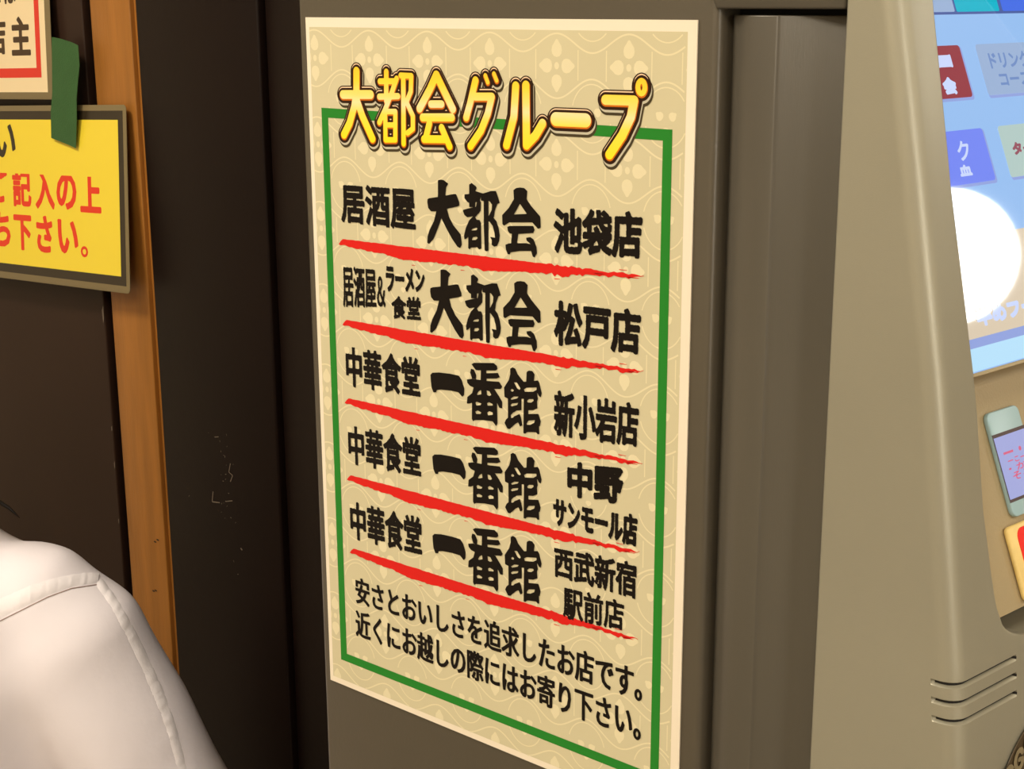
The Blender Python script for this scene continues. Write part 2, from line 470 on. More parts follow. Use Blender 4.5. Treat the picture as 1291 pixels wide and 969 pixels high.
# ================================================================== TICKET MACHINE
mach = thing('ticket_machine', 'tall grey and champagne ticket vending machine with lit touch screen', 'vending machine', (-.45, .2, 0))
TOP = EYE + .27
bx = box('side_panel', (-.7331, 0.0, 0.02), (-.4201, .40, TOP), MT['body'], mach)
bevel(bx, .0045, 3)
bx['label'] = 'flat grey side panel that carries the poster'
# folded dark strip between side panel and front housing
prof = [(-.4185, .018), (-.4185, .010), (-.4150, .0062), (-.4000, -.0006), (-.3870, -.0006), (-.3855, .0010), (-.3505, .0120), (-.3505, .018)]
prism(prof, lambda p, d: (p[0], p[1], 0.03 + d), EYE - .0090 - .03, 'folded_strip', MT['strip'], mach, .0006)
# upper trim block above the seam
v = [(-.4215, EYE - .0060), (-.4270, EYE + .004), (-.4270, TOP), (-.3505, TOP), (-.3505, EYE - .0060)]
prism(v, lambda p, d: (p[0], -.0015 + d, p[1]), .018, 'upper_trim_block', MT['strip'], mach, .0012)
box('seam_backing', (-.4200, .0185, 0.03), (-.350, .026, TOP - .01), MT['gap'], mach)
box('back_cover', (-.42, .388, .02), (-.20, .40, TOP), MT['body'], mach, .002)
# thin raised line over the poster
prism([(-.60, EYE + .0020), (-.4280, EYE + .0020), (-.4280, EYE + .0045), (-.60, EYE + .0045)], lambda p, d: (p[0], -.0012 + d, p[1]), .002, 'moulding', MT['body'], mach, .0005)

# front housing: curved ridge line, bezel turned 8 degrees, recess that holds the screen
RZ = [-1.45, -.75, -.50, -.368, -.319, -.26, -.176, -.073, 0.0, .10, .27]
RX = [-.260, -.260, -.2630, -.2670, -.2718, -.2795, -.2910, -.3085, -.3220, -.3345, -.3410]
UU = Vector((.144, .99, 0)).normalized(); NN = Vector((UU.y, -UU.x, 0))
def ridge(z): return float(np.interp(z, RZ, RX))
def FR(s, z, off=0.0):
    """front face: s metres along the face from the ridge, z relative to the eye"""
    return Vector((ridge(z), 0, EYE + z)) + UU * s + NN * off
IN = [(.27, .023), (.10, .023), (0, .0235), (-.0852, .0226), (-.1751, .0272), (-.1955, .0284), (-.2423, .0286), (-.2754, .0325), (-.293, .0352),
      (-.3034, .0388), (-.3093, .0438), (-.3128, .0508), (-.3165, .062)]
def s_in(z):
    zs = [a for a, b in reversed(IN)]; ss = [b for a, b in reversed(IN)]
    return float(np.interp(z, zs, ss))
GRO = [-.3255, -.3348, -.3445]     # the three vent grooves (height where they meet the ridge)
def rowsz():
    z = [-1.43, -1.2, -1.0, -.8, -.6, -.5, -.45, -.42, -.40, -.38, -.368, -.36]
    z += [.27, .2, .15, .10, .05, 0, -.04, -.073, -.0859, -.11, -.14, -.1763, -.1969, -.22, -.2439, -.26, -.2771, -.287, -.295, -.3051, -.3080, -.3110, -.3130, -.3145, -.3155, -.3165, -.3166, -.320]
    for g in GRO: z += [g + .0030, g - .0030, g + .0017, g + .0010, g + .0005, g, g - .0005, g - .0010, g - .0017]
    return sorted(set(z))
ZR = rowsz()
V = []; F = []; rows = []
SB = [(-.0030, 0.0)]
def section(z):
    """points across: side panel -> rounded ridge -> bezel -> (recess wall)"""
    P = []
    depth = 0.0
    for g in GRO:
        depth = max(depth, max(0, 1 - abs(z - g) / .0014))
    depth = min(1, depth * 1.6) * .0022
    x0 = -.3490; rx = ridge(z); R = .0105
    y0 = -.0030
    P.append(Vector((x0, .024, EYE + z)))
    P.append(Vector((x0, .004, EYE + z)))
    P.append(Vector((x0, y0 + .0008, EYE + z))); P.append(Vector((x0 + .0008, y0, EYE + z)))
    g0 = rx - R - .0036                       # groove begins here on the side panel
    for x in (x0 + (g0 - x0) * .5, g0 - .0008, g0): P.append(Vector((x, y0, EYE + z)))
    for i, x in enumerate((g0 + .0012, rx - R - .0005)): P.append(Vector((x, y0 + depth, EYE + z)))
    # arc from -y direction to the bezel direction
    a1 = math.atan2(NN.y, NN.x); a0 = -math.pi / 2
    # centre so that both sides are tangent
    c = Vector((rx - R * .95, y0 + R, EYE + z))
    for i in range(0, 7):
        a = a0 + (a1 - a0) * i / 6; r = R - depth
        P.append(c + Vector((math.cos(a), math.sin(a), 0)) * r)
    st = P[-1] - UU * 0
    base = c + NN * R
    send = .062 if z < -.3165 else s_in(z)
    off = (Vector((rx, 0, EYE + z)) - base).dot(NN)
    def B(s, dd=0.0):
        p = Vector((rx, 0, EYE + z)) + UU * s - NN * (off + dd)
        return p
    ge = .0510
    if z < -.3165:
        for s, dd in ((.012, depth), (.025, depth), (.040, depth), (ge - .001, depth), (ge, 0), (send, 0)): P.append(B(s, dd))
        P.append(B(send, 0)); P.append(B(send, 0))
    else:
        for k in (.35, .55, .75, .9): P.append(B(.006 + (send - .006) * k, 0))
        P.append(B(send - .0012, 0)); P.append(B(send - .0003, .0003)); P.append(B(send, .0012)); P.append(B(send, .085))
    return P
for z in ZR:
    P = section(z); rows.append(list(range(len(V), len(V) + len(P)))); V.extend(P)
for a, b in zip(rows[:-1], rows[1:]):
    for i in range(len(a) - 1): F.append((a[i], a[i + 1], b[i + 1], b[i]))
# lower front, right of the ridge strip and below the recess
WF = .42
k = len(V)
zz_ = [z for z in ZR if z < -.3165] + [-.3165]
for z in zz_: V.append(FR(.062, z, 0)); V.append(FR(WF, z, 0)); V.append(FR(WF, z, -.30))
for i in range(len(zz_) - 1):
    a = k + 3 * i
    F.append((a, a + 1, a + 4, a + 3)); F.append((a + 1, a + 2, a + 5, a + 4))
# right bezel
k = len(V); zz_ = [z for z in ZR if z >= -.3165]
for z in zz_:
    for s, dd in ((WF - .035, .085), (WF - .035, 0), (WF, 0), (WF, .30)): V.append(FR(s, z, -dd))
for i in range(len(zz_) - 1):
    for j in range(3):
        a = k + 4 * i + j; F.append((a, a + 1, a + 5, a + 4))
# recess floor and lid
k = len(V)
V += [FR(.062, -.3165, 0), FR(WF - .035, -.3165, 0), FR(WF - .035, -.3165, -.085), FR(.062, -.3165, -.085)]
F.append((k, k + 1, k + 2, k + 3))
k = len(V)
V += [Vector((-.349, -.003, TOP)), FR(0, .27), FR(WF, .27), FR(WF, .27, -.30), Vector((-.349, .40, TOP))]
F.append((k, k + 1, k + 2, k + 3, k + 4))
hs = obj('front_housing', V, F, MT['silver'], mach)
bm = bmesh.new(); bm.from_mesh(hs.data); bmesh.ops.remove_doubles(bm, verts=bm.verts, dist=1e-5)
bmesh.ops.recalc_face_normals(bm, faces=bm.faces); bm.to_mesh(hs.data); bm.free()
for p in hs.data.polygons: p.use_smooth = True
hs.data.update()
try: hs.data.set_sharp_from_angle(angle=math.radians(38))
except Exception: pass
hs['label'] = 'champagne coloured slanted front housing with rounded ridge'
# groove end highlights are the real groove ends; black strips paint the shade inside the grooves
for gi, g in enumerate(GRO):
    V = []; F = []
    for z in (g + .0007, g - .0007):
        P = section(g)[7:-3]
        for p in P:
            V.append(Vector((p.x, p.y, EYE + z)) + Vector((NN.x, NN.y, 0)) * .0002 + Vector((0, -.0002, 0)))
    n = len(V) // 2
    for i in range(n - 1): F.append((i, i + 1, n + i + 1, n + i))
    obj('vent_groove', V, F, MT['gap'], mach)

# ---- screen frame of reference
AL = math.radians(22)
TT = NN * math.sin(AL) - Vector((0, 0, 1)) * math.cos(AL)
SN = NN * math.cos(AL) + Vector((0, 0, 1)) * math.sin(AL)
P0 = Vector((-.29721518, .0330628, EYE - .17634701))
def SC(s, t, off=0.0):            # millimetres on the tilted screen plane
    return P0 + UU * (s / 1000) + TT * (t / 1000) + SN * (off / 1000)
def sbox(name, s0, t0, s1, t1, o0, o1, m, parent, bw=0, r=0):
    pts = rounded(s0, t0, s1, t1, r) if r else [(s0, t0), (s1, t0), (s1, t1), (s0, t1)]
    return prism(pts, lambda p, d: SC(p[0], p[1], o0 + d), o1 - o0, name, m, parent, bw)
ss = sbox('screen_surround', -6, -238, 366, 6.0, -26, -.4, MT['silver_dark'], mach)
sc = sbox('touch_screen', 2, -230, 352, 4.2, -.4, 0, MT['scr'], mach)
def button(name, s0, t0, s1, t1, m, edge=True, r=2.0, sh=True):
    if sh: sbox('button_shade', s0 + .6, t0 + .4, s1 + 1.6, t1 + 1.6, .05, .12, MT['s_band'], sc, r=r)
    return sbox(name, s0, t0, s1, t1, .12, .3, m, sc, r=r)
sbox('header_band', 2, -230, 352, -179.6, .03, .06, MT['s_line'], sc)
button('tab_button', 28, -215, 79.5, -181.0, MT['s_grey'], sh=False, r=1)
button('tab_button', 81.5, -215, 122.5, -181.0, MT['s_teal'], sh=False, r=1)
button('tab_button', 126, -215, 172, -181.0, MT['s_royal'], sh=False, r=1)
button('tab_button', 175, -215, 221, -181.0, MT['s_teal'], sh=False, r=1)
for c in range(6):
    for rrow in range(4):
        s0 = 24.5 + 65.0 * c; t0 = -162.8 + 45.2 * rrow
        if c == 5 or (rrow == 3): continue
        m = {(0, 0): 's_red', (0, 1): 's_blue', (1, 0): 's_grey', (1, 1): 's_yel', (2, 0): 's_yel', (2, 1): 's_red', (3, 0): 's_blue', (3, 1): 's_grey', (4, 0): 's_teal', (4, 1): 's_yel'}.get((c, rrow), 's_tan')
        if rrow == 2: continue
        button('menu_button', s0, t0, s0 + 50, t0 + 28.2, MT[m])
sbox('footer_panel', 4, -62, 300, -12.2, .05, .1, MT['s_tan'], sc)
sbox('footer_band', 4, -12.2, 300, -7.6, .05, .1, MT['s_band'], sc)
sbox('footer_strip', 4, -7.6, 350, 3.6, .05, .1, MT['s_cyan'], sc)
def screen_text(name, string, l, r, t, b, m, grow, h=.3, off=.36):
    f = Field(l - 2, t - 2, r + 2, b + 2, h); f.text(string, l, r, t, b, t, b, grow)
    Vv, Ff = f.mesh()
    return obj(name, [SC(x, y, off) for x, y in Vv], Ff, m, sc)
screen_text('screen_lettering', 'ク', 47, 58, -112, -101.5, MT['s_white'], .3)
screen_text('screen_lettering', '血', 44, 55, -99.5, -93.5, MT['s_white'], .5)
screen_text('screen_lettering', '会', 50, 62, -146, -136.5, MT['s_white'], .8)
screen_text('screen_lettering', 'ー', 50, 64, -158, -151, MT['s_white'], .8)
screen_text('screen_lettering', 'タイム', 98, 128, -108, -101, MT['s_maroon'], .5)
screen_text('screen_lettering', 'ドリンク', 99, 138, -158, -149, MT['s_dim'], .35)
screen_text('screen_lettering', 'コース', 104, 134, -146, -139, MT['s_dim'], .35)
screen_text('screen_lettering', '半めフード', 24, 92, -27, -17, MT['s_white'], .8)

# ---- lower plate with notice display and card
pt = sbox('recess_plate', -4, 2, 382, 126, -46, -23, MT['silver_dark'], mach)
nd = sbox('notice_display', 41, 27, 71, 82, -23, -20.2, MT['n_blue'], mach, .0006, 4)
nd['label'] = 'small pale blue framed display with red writing'
sbox('display_edge', 40.9, 38.4, 72, 74.2, -20.2, -20.0, MT['n_edge'], nd)
sbox('display_window', 41.4, 40.2, 72, 72.6, -20.0, -19.8, MT['n_lcd'], nd)
f = Field(38, 45, 74, 68, .25)
for (a, t0, t1, sx) in (('ー・', 48, 50.5, 46), ('ーこー', 52.4, 55.2, 48), ('・か', 55.8, 59.5, 47), ('そる', 59.8, 64.0, 49)):
    f.text(a, sx, sx + 17, t0, t1, t0, t1, .12)
Vv, Ff = f.mesh(); obj('display_lettering', [SC(x, y, -19.7) for x, y in Vv], Ff, MT['n_text'], nd)
# oval badge on the lower front
def FB(s, z, off=0.0): return FR(s / 1000, z / 1000, off / 1000)
pts = [(86 + 52 * math.cos(a), -402 + 44 * math.sin(a)) for a in np.linspace(0, 2 * math.pi, 49)[:-1]]
bg_ = prism(pts, lambda p, d: FB(p[0], p[1], .1 + d * 1000), .0008, 'oval_badge', MT['logodark'], mach, .0006)
f = Field(36, 360, 110, 402, .25)
LG = [(41.5, -386, 4.2), (50.5, -380, 4.6), (60.5, -372.5, 5.0), (71, -368, 5.0)]
for i, (s, z, r) in enumerate(LG):
    ring = [(r * .8 * math.cos(a), r * 1.15 * math.sin(a)) for a in np.linspace(.3, 5.6, 12)]
    f.strokes([(1.5, [(s + x, -z + y) for x, y in ring]), (1.3, [(s, -z), (s + r * .7, -z + .5)])], lambda x, y: (x, y))
Vv, Ff = f.mesh(); obj('badge_lettering', [FB(x, -y, 1.5) for x, y in Vv], Ff, MT['logo'], bg_)
# machine feet
for x in (-.70, -.45):
    for y in (.05, .35):
        lathe('foot', [(.02, 0), (.02, .02), (.012, .022)], (x, y, 0), MT['brass'], mach, 12)

# red card in a worn cream holder, leaning on the lower plate (a thing of its own)
cd = thing('red_card', 'bright red card in worn cream holder under the small display', 'card', SC(60, 110, -19))
sbox('card_holder', 31.5, 85.2, 112, 124, -22.8, -19.8, MT['c_yel'], cd, .0012, 3)
sbox('card_face', 38.5, 87.5, 108, 121.5, -19.8, -19.4, MT['c_red'], cd, 0, 5)

# ================================================================== POSTER
PX, PZ = -.7243, EYE - .0114
POFF = .0008
def PP(off):
    def fn(u, v): return (PX + u / 1000, -off, PZ - v / 1000)
    return fn
poster = thing('poster', 'beige shop list poster with green border taped to grey side panel', 'poster', (PX, -.0002, PZ))
sheet = prism([(0, 0), (291.7, 0), (291.7, 448.6), (0, 448.6)], lambda p, d: (PX + p[0] / 1000, -.0002 - d, PZ - p[1] / 1000), .0008, 'paper_sheet', MT['sheet'], poster)
def pquad(name, u0, v0, u1, v1, off, m):
    fn = PP(off); return obj(name, [fn(u0, v0), fn(u0, v1), fn(u1, v1), fn(u1, v0)], [(0, 1, 2, 3)], m, poster)
BG = (3.2, 5.8, 286.0, 444.5)
pquad('background_print', *BG, .00104, MT['bg'])
# pale ogee-and-flower pattern
V = []; F = []
def inb(u, v): return BG[0] < u < BG[2] and BG[1] < v < BG[3]
fnp = PP(.00110)
def ribbon(pts, wd):
    for (ax, ay), (bx, by) in zip(pts[:-1], pts[1:]):
        if not (inb(ax, ay) and inb(bx, by)): continue
        d = Vector((bx - ax, by - ay))
        if d.length < 1e-6: continue
        n = Vector((-d.y, d.x)).normalized() * wd / 2
        k = len(V); V.extend([fnp(ax + n.x, ay + n.y), fnp(bx + n.x, by + n.y), fnp(bx - n.x, by - n.y), fnp(ax - n.x, ay - n.y)])
        F.append((k, k + 1, k + 2, k + 3))
def blob(pts):
    pts = [(min(max(u, BG[0]), BG[2]), min(max(v, BG[1]), BG[3])) for u, v in pts]
    us = [p[0] for p in pts]; vs = [p[1] for p in pts]
    if max(us) - min(us) < .3 or max(vs) - min(vs) < .3: return
    k = len(V); V.extend(fnp(*p) for p in pts); F.append(tuple(range(k, k + len(pts))))
def petal(cu, cv, ang, r0, r1, wd):
    pts = []
    for i in range(14):
        t = i / 14 * 2 * math.pi
        a = (1 - math.cos(t)) / 2; y = math.sin(t) * wd * (1.15 - .5 * a)
        x = r0 + (r1 - r0) * a
        if a > .8: y *= .75
        ca, sa = math.cos(ang), math.sin(ang)
        pts.append((cu + x * ca - y * sa, cv + x * sa + y * ca))
    blob(pts)
PU, PV_ = 48.4, 53.4
for j in range(-1, 9):
    for i in range(-1, 7):
        cu, cv = 7.6 + PU * i, 24.6 + PV_ * j
        for a, r0, r1, wd in ((-90, 4.6, 14.2, 3.9), (90, 4.6, 14.2, 3.9), (0, 3.2, 12.5, 4.2), (180, 3.2, 12.5, 4.2)):
            petal(cu, cv, math.radians(a), r0, r1, wd)
        blob([(cu + 1.7 * math.cos(a), cv + 2.0 * math.sin(a)) for a in np.linspace(0, 2 * math.pi, 11)[:-1]])
        mu, mv = cu + PU / 2, cv + PV_ / 2 - 2
        for sgn in (-1, 1): petal(mu + sgn * 1.5, mv + 1, math.radians(-90 + sgn * 55), .8, 6.0, 2.6)
        petal(mu, mv + 4.0, math.radians(90), 1, 4.5, 2.2)
    for k_, (base, amp) in enumerate(((-12.1, -5.0), (12.0, 5.4))):
        pts = [(7.6 + x, 24.6 + PV_ * j + base + amp * math.cos(2 * math.pi * x / PU)) for x in np.arange(-30, 300, 1.6)]
        ribbon(pts, .95)
    for i in range(-1, 7):
        mu = 7.6 + PU * (i + .5); cv = 24.6 + PV_ * j
        for sgn in (-1, 1):
            ribbon([(mu + sgn * 9.5, cv - 8.5 + k) for k in np.arange(0, 18, 2.0)], .7)
        ribbon([(mu + 13.5 * math.cos(a), cv + PV_ * .5 - 2 + 15.5 * math.sin(a)) for a in np.linspace(math.pi * 1.08, math.pi * 1.92, 16)], .7)
        ribbon([(mu + 13.5 * math.cos(a), cv + PV_ * .5 - 2 + 15.5 * math.sin(a)) for a in np.linspace(math.pi * .1, math.pi * .9, 16)], .7)
pt_ = obj('pattern_print', V, F, MT['pat'], poster); pt_['kind'] = 'stuff'
# green border (four bars in one frame)
gu0, gv0, gu1, gv1, gw = 11.9, 55.0, 278.0, 429.6, 5.9
fn = PP(.00118)
V = [fn(*p) for p in ((gu0, gv0), (gu1, gv0), (gu1, gv1), (gu0, gv1), (gu0 + gw, gv0 + gw), (gu1 - gw, gv0 + gw), (gu1 - gw, gv1 - gw), (gu0 + gw, gv1 - gw))]
obj('green_border', V, [(4, 5, 1, 0), (5, 6, 2, 1), (6, 7, 3, 2), (7, 4, 0, 3)], MT['green'], poster)

# ---- printed shop names
def px2mm(px, py):                 # measured marks of the print: image sheet -> millimetres on the poster
    v = np.array([(px - 645.5) / 1895.0, (py - 484.5) / 1895.0, 1.0]); r = RW @ v; r = r * (.65 / r[1])
    return ((r[0] + .7243) * 1000, (-.0114 - r[2]) * 1000)
TA = dict(  # heavy brush characters traced stroke by stroke
    dai=([[(118, 15), (150, 8), (180, 14), (228, 52), (205, 90), (198, 165), (212, 310), (160, 400), (120, 520), (70, 640), (25, 690), (5, 680), (8, 610), (30, 540), (75, 450), (100, 350), (115, 250), (118, 165)],
          [(8, 215), (30, 205), (120, 192), (200, 178), (290, 160), (312, 162), (345, 250), (345, 285), (320, 295), (215, 318), (90, 345), (45, 345), (15, 310), (5, 250)],
          [(212, 310), (235, 400), (280, 490), (360, 590), (372, 700), (355, 735), (325, 720), (270, 640), (210, 530), (165, 440), (130, 360)]], []),
    to=([[(450, 60), (478, 45), (520, 78), (530, 95), (515, 130), (515, 300), (450, 300)],
         [(400, 165), (455, 160), (515, 130), (580, 150), (570, 210), (560, 240), (510, 250), (470, 265), (430, 245), (400, 205)],
         [(385, 330), (450, 312), (560, 290), (572, 330), (555, 365), (500, 395), (430, 408), (400, 385), (385, 345)],
         [(545, 190), (575, 250), (572, 340), (520, 400), (480, 450), (500, 380), (515, 330)],
         [(500, 390), (450, 440), (415, 520), (395, 600), (400, 645), (425, 630), (450, 600), (480, 560), (530, 430)],
         [(470, 435), (560, 435), (575, 470), (580, 740), (555, 750), (535, 725), (470, 730), (455, 750), (440, 735), (440, 620), (445, 500)],
         [(605, 180), (655, 180), (655, 760), (635, 770), (615, 760), (605, 500)],
         [(575, 150), (600, 155), (680, 130), (735, 130), (755, 190), (775, 255), (740, 270), (690, 270), (665, 235), (600, 235), (575, 230)],
         [(695, 240), (750, 262), (722, 340), (715, 400), (700, 430), (655, 452), (655, 400), (690, 330)],
         [(700, 400), (740, 450), (765, 530), (775, 600), (768, 660), (745, 710), (715, 720), (690, 700), (690, 650), (672, 615), (725, 625), (718, 570), (700, 500), (655, 440)]],
        [[(470, 548), (485, 530), (525, 518), (538, 525), (530, 545)], [(480, 645), (490, 618), (530, 612), (540, 630), (520, 648), (485, 650)]]),
    kai=([[(920, 120), (950, 98), (990, 92), (1035, 98), (1068, 130), (1060, 215), (1110, 290), (1205, 400), (1210, 520), (1180, 530), (1120, 462), (875, 462), (820, 497), (803, 480), (800, 385), (870, 310), (925, 215)],
          [(855, 510), (880, 500), (1130, 500), (1145, 540), (1130, 575), (970, 585), (880, 580), (860, 550)],
          [(905, 560), (975, 560), (955, 700), (895, 700)],
          [(835, 700), (870, 685), (1060, 682), (1120, 700), (1110, 765), (990, 765), (890, 780), (885, 800), (860, 800), (840, 750)],
          [(1055, 625), (1100, 618), (1135, 645), (1165, 720), (1170, 790), (1145, 835), (1125, 825), (1108, 765), (1100, 690), (1060, 655)]],
         [[(990, 265), (1062, 372), (925, 378)]]),
    ichi=([[(38, 225), (60, 203), (130, 200), (250, 215), (340, 235), (370, 280), (398, 370), (395, 440), (375, 458), (335, 410), (250, 392), (150, 382), (105, 388), (100, 410), (70, 412), (50, 360), (42, 290)]], []),
    ban=([[(475, 115), (500, 98), (710, 100), (745, 130), (750, 165), (730, 180), (600, 178), (520, 175)],
          [(470, 160), (500, 170), (525, 230), (520, 270), (480, 265), (460, 200)],
          [(575, 170), (630, 170), (635, 310), (570, 310)],
          [(630, 210), (755, 205), (775, 250), (740, 265), (630, 265)],
          [(425, 275), (480, 268), (640, 290), (770, 300), (800, 350), (785, 375), (720, 375), (650, 360), (500, 360), (455, 340), (430, 310)],
          [(560, 340), (650, 345), (720, 380), (765, 450), (800, 510), (800, 580), (770, 575), (745, 520), (480, 520), (455, 530), (425, 530), (430, 460), (480, 420), (500, 350)],
          [(480, 480), (745, 480), (750, 740), (735, 770), (700, 720), (600, 705), (510, 705), (490, 718), (478, 690)]],
         [[(575, 385), (580, 430), (540, 440), (533, 430), (550, 400)], [(635, 390), (665, 400), (685, 440), (665, 450), (640, 440)],
          [(515, 520), (530, 510), (580, 530), (570, 548), (525, 550)], [(640, 525), (660, 515), (700, 535), (700, 552), (645, 552)],
          [(515, 615), (540, 603), (580, 625), (570, 640), (525, 640)], [(640, 625), (665, 612), (700, 625), (700, 650), (650, 655)]]),
    kan=([[(885, 160), (910, 145), (940, 160), (965, 220), (1030, 300), (1050, 400), (1030, 480), (870, 480), (825, 460), (820, 360), (870, 280), (885, 220)],
          [(860, 440), (1005, 440), (1005, 600), (950, 605), (905, 640), (893, 680), (940, 660), (985, 640), (1000, 680), (1015, 760), (990, 775), (970, 730), (940, 745), (880, 800), (855, 795), (825, 735), (840, 700), (862, 680)],
          [(1060, 195), (1085, 180), (1120, 185), (1145, 220), (1135, 300), (1055, 310)],
          [(1030, 300), (1180, 285), (1195, 310), (1220, 420), (1210, 465), (1190, 450), (1175, 420), (1050, 420), (1020, 440)],
          [(1030, 400), (1075, 400), (1080, 830), (1060, 835), (1045, 850), (1025, 845)],
          [(1060, 405), (1170, 415), (1180, 480), (1170, 510), (1175, 580), (1130, 600), (1060, 600)],
          [(1060, 640), (1185, 640), (1210, 720), (1200, 770), (1060, 770)],
          [(1060, 750), (1190, 765), (1195, 850), (1180, 858), (1160, 835), (1060, 830)]],
         [[(925, 305), (955, 305), (995, 370), (985, 385), (960, 370)], [(890, 385), (905, 373), (925, 388), (915, 403), (893, 400)],
          [(888, 478), (925, 455), (975, 455), (960, 475), (900, 490)], [(888, 548), (905, 530), (970, 522), (960, 545), (900, 560)],
          [(893, 650), (925, 618), (950, 640), (915, 680), (893, 685)],
          [(1030, 378), (1060, 362), (1165, 358), (1165, 385), (1130, 405), (1040, 405)],
          [(1065, 500), (1085, 482), (1130, 482), (1135, 500), (1110, 520), (1070, 518)],
          [(1060, 740), (1080, 710), (1148, 705), (1140, 735), (1100, 755), (1062, 755)]]),
)
# base boxes (mm) of the traced originals
def boxmap(src, dst):
    (a0, b0, a1, b1), (c0, d0, c1, d1) = src, dst
    return lambda u, v: (c0 + (u - a0) / (a1 - a0) * (c1 - c0), d0 + (v - b0) / (b1 - b0) * (d1 - d0))
fA = lambda X, Y: px2mm(540 + X / 8.427, 225 + Y / 8.426)
fB = lambda X, Y: px2mm(540 + X / 8.427, 445 + Y / 8.426)
H = .30
def line_field(v0, v1): return Field(18, v0, 272, v1, H)
LINES = [
  (88, 136, [('居酒屋', 27.0, 92.4, 101.1, 125.7, 99.2, 125.3, .82), ('池袋店', 199.5, 260.2, 101.8, 127.5, 98.9, 124.6, 1.0)], 'A', (90, 135, 90, 135)),
  (140, 192, [('居酒屋', 26.0, 56.6, 153.3, 180.3, 152.0, 177.4, .48), ('＆', 57.2, 64.6, 156.6, 176, 156.2, 175.9, .35), ('ラーメン', 65.4, 98.9, 149.1, 165.5, 148.3, 162.3, .7),
              ('食堂', 69.8, 95.2, 167.5, 182.2, 165.4, 180.3, .5), ('松戸店', 199.9, 260.3, 154.0, 180.2, 152, 177.4, 1.0)], 'A', (92.6, 134.6, 146.2, 189.2)),
  (192, 243, [('中華食堂', 26.6, 93.4, 205.7, 232.7, 203.9, 229.6, .74), ('新小岩店', 200, 260, 206.2, 234, 204.2, 229.7, .8)], 'B', None),
  (243, 297, [('中華食堂', 26.4, 92.6, 258.7, 285.7, 255.9, 281.7, .74), ('中野', 210, 250, 247.1, 268.5, 242.4, 265.2, 1.05), ('サンモール店', 199.6, 260.3, 270.7, 288.9, 268.8, 288.0, .75)], 'B', (253.6 - 200.6, None)),
  (295, 350, [('中華食堂', 25.8, 92.0, 311.1, 338.2, 308.1, 334.4, .74), ('西武新宿', 200.3, 260.3, 301, 320.6, 297.2, 319.3, .62), ('駅前店', 207.3, 251.9, 324.5, 345.2, 322.5, 341.1, .5)], 'B', None),
]
for li, (v0, v1, items, kind, bx_) in enumerate(LINES):
    f = line_field(v0, v1)
    for (s, l, r, tl, bl, tr, br, g) in items: f.text(s, l, r, tl, bl, tr, br, g, .92, 1.18, .16)
    if kind == 'A':
        if li == 0: mp = lambda X, Y: fA(X, Y)
        else:
            bmv = boxmap((101.2, 93.0, 190.4, 132.5), (102.2, 146.6, 190.4, 187.2))
            mp = lambda X, Y: bmv(*fA(X, Y))
        for kx in ('dai', 'to', 'kai'): f.polys(*TA[kx], mp)
    else:
        if li == 2: mp = lambda X, Y: fB(X, Y)
        elif li == 3:
            b3 = boxmap((102.1, 200.6, 190.6, 240.4), (102.4, 252.9, 190.5, 293.2)); mp = lambda X, Y: b3(*fB(X, Y))
        else:
            b4 = boxmap((102.1, 200.6, 190.6, 240.4), (101.2, 305.3, 190.5, 346.5)); mp = lambda X, Y: b4(*fB(X, Y))
        for kx in ('ichi', 'ban', 'kan'): f.polys(*TA[kx], mp)
    print_mesh('shop_name_lettering', f, PP(.00135), MT['black'], poster)
f = Field(18, 358, 272, 412, .27)
f.text('安さとおいしさを追求したお店です。', 28.6, 265.6, 364.2, 383.4, 360.4, 381.6, .46, 1.3, .85)
f.text('近くにお越しの際にはお寄り下さい。', 27.6, 265.2, 388.0, 407.8, 385.4, 406.4, .46, 1.3, .85)
print_mesh('slogan_lettering', f, PP(.00135), MT['black'], poster)

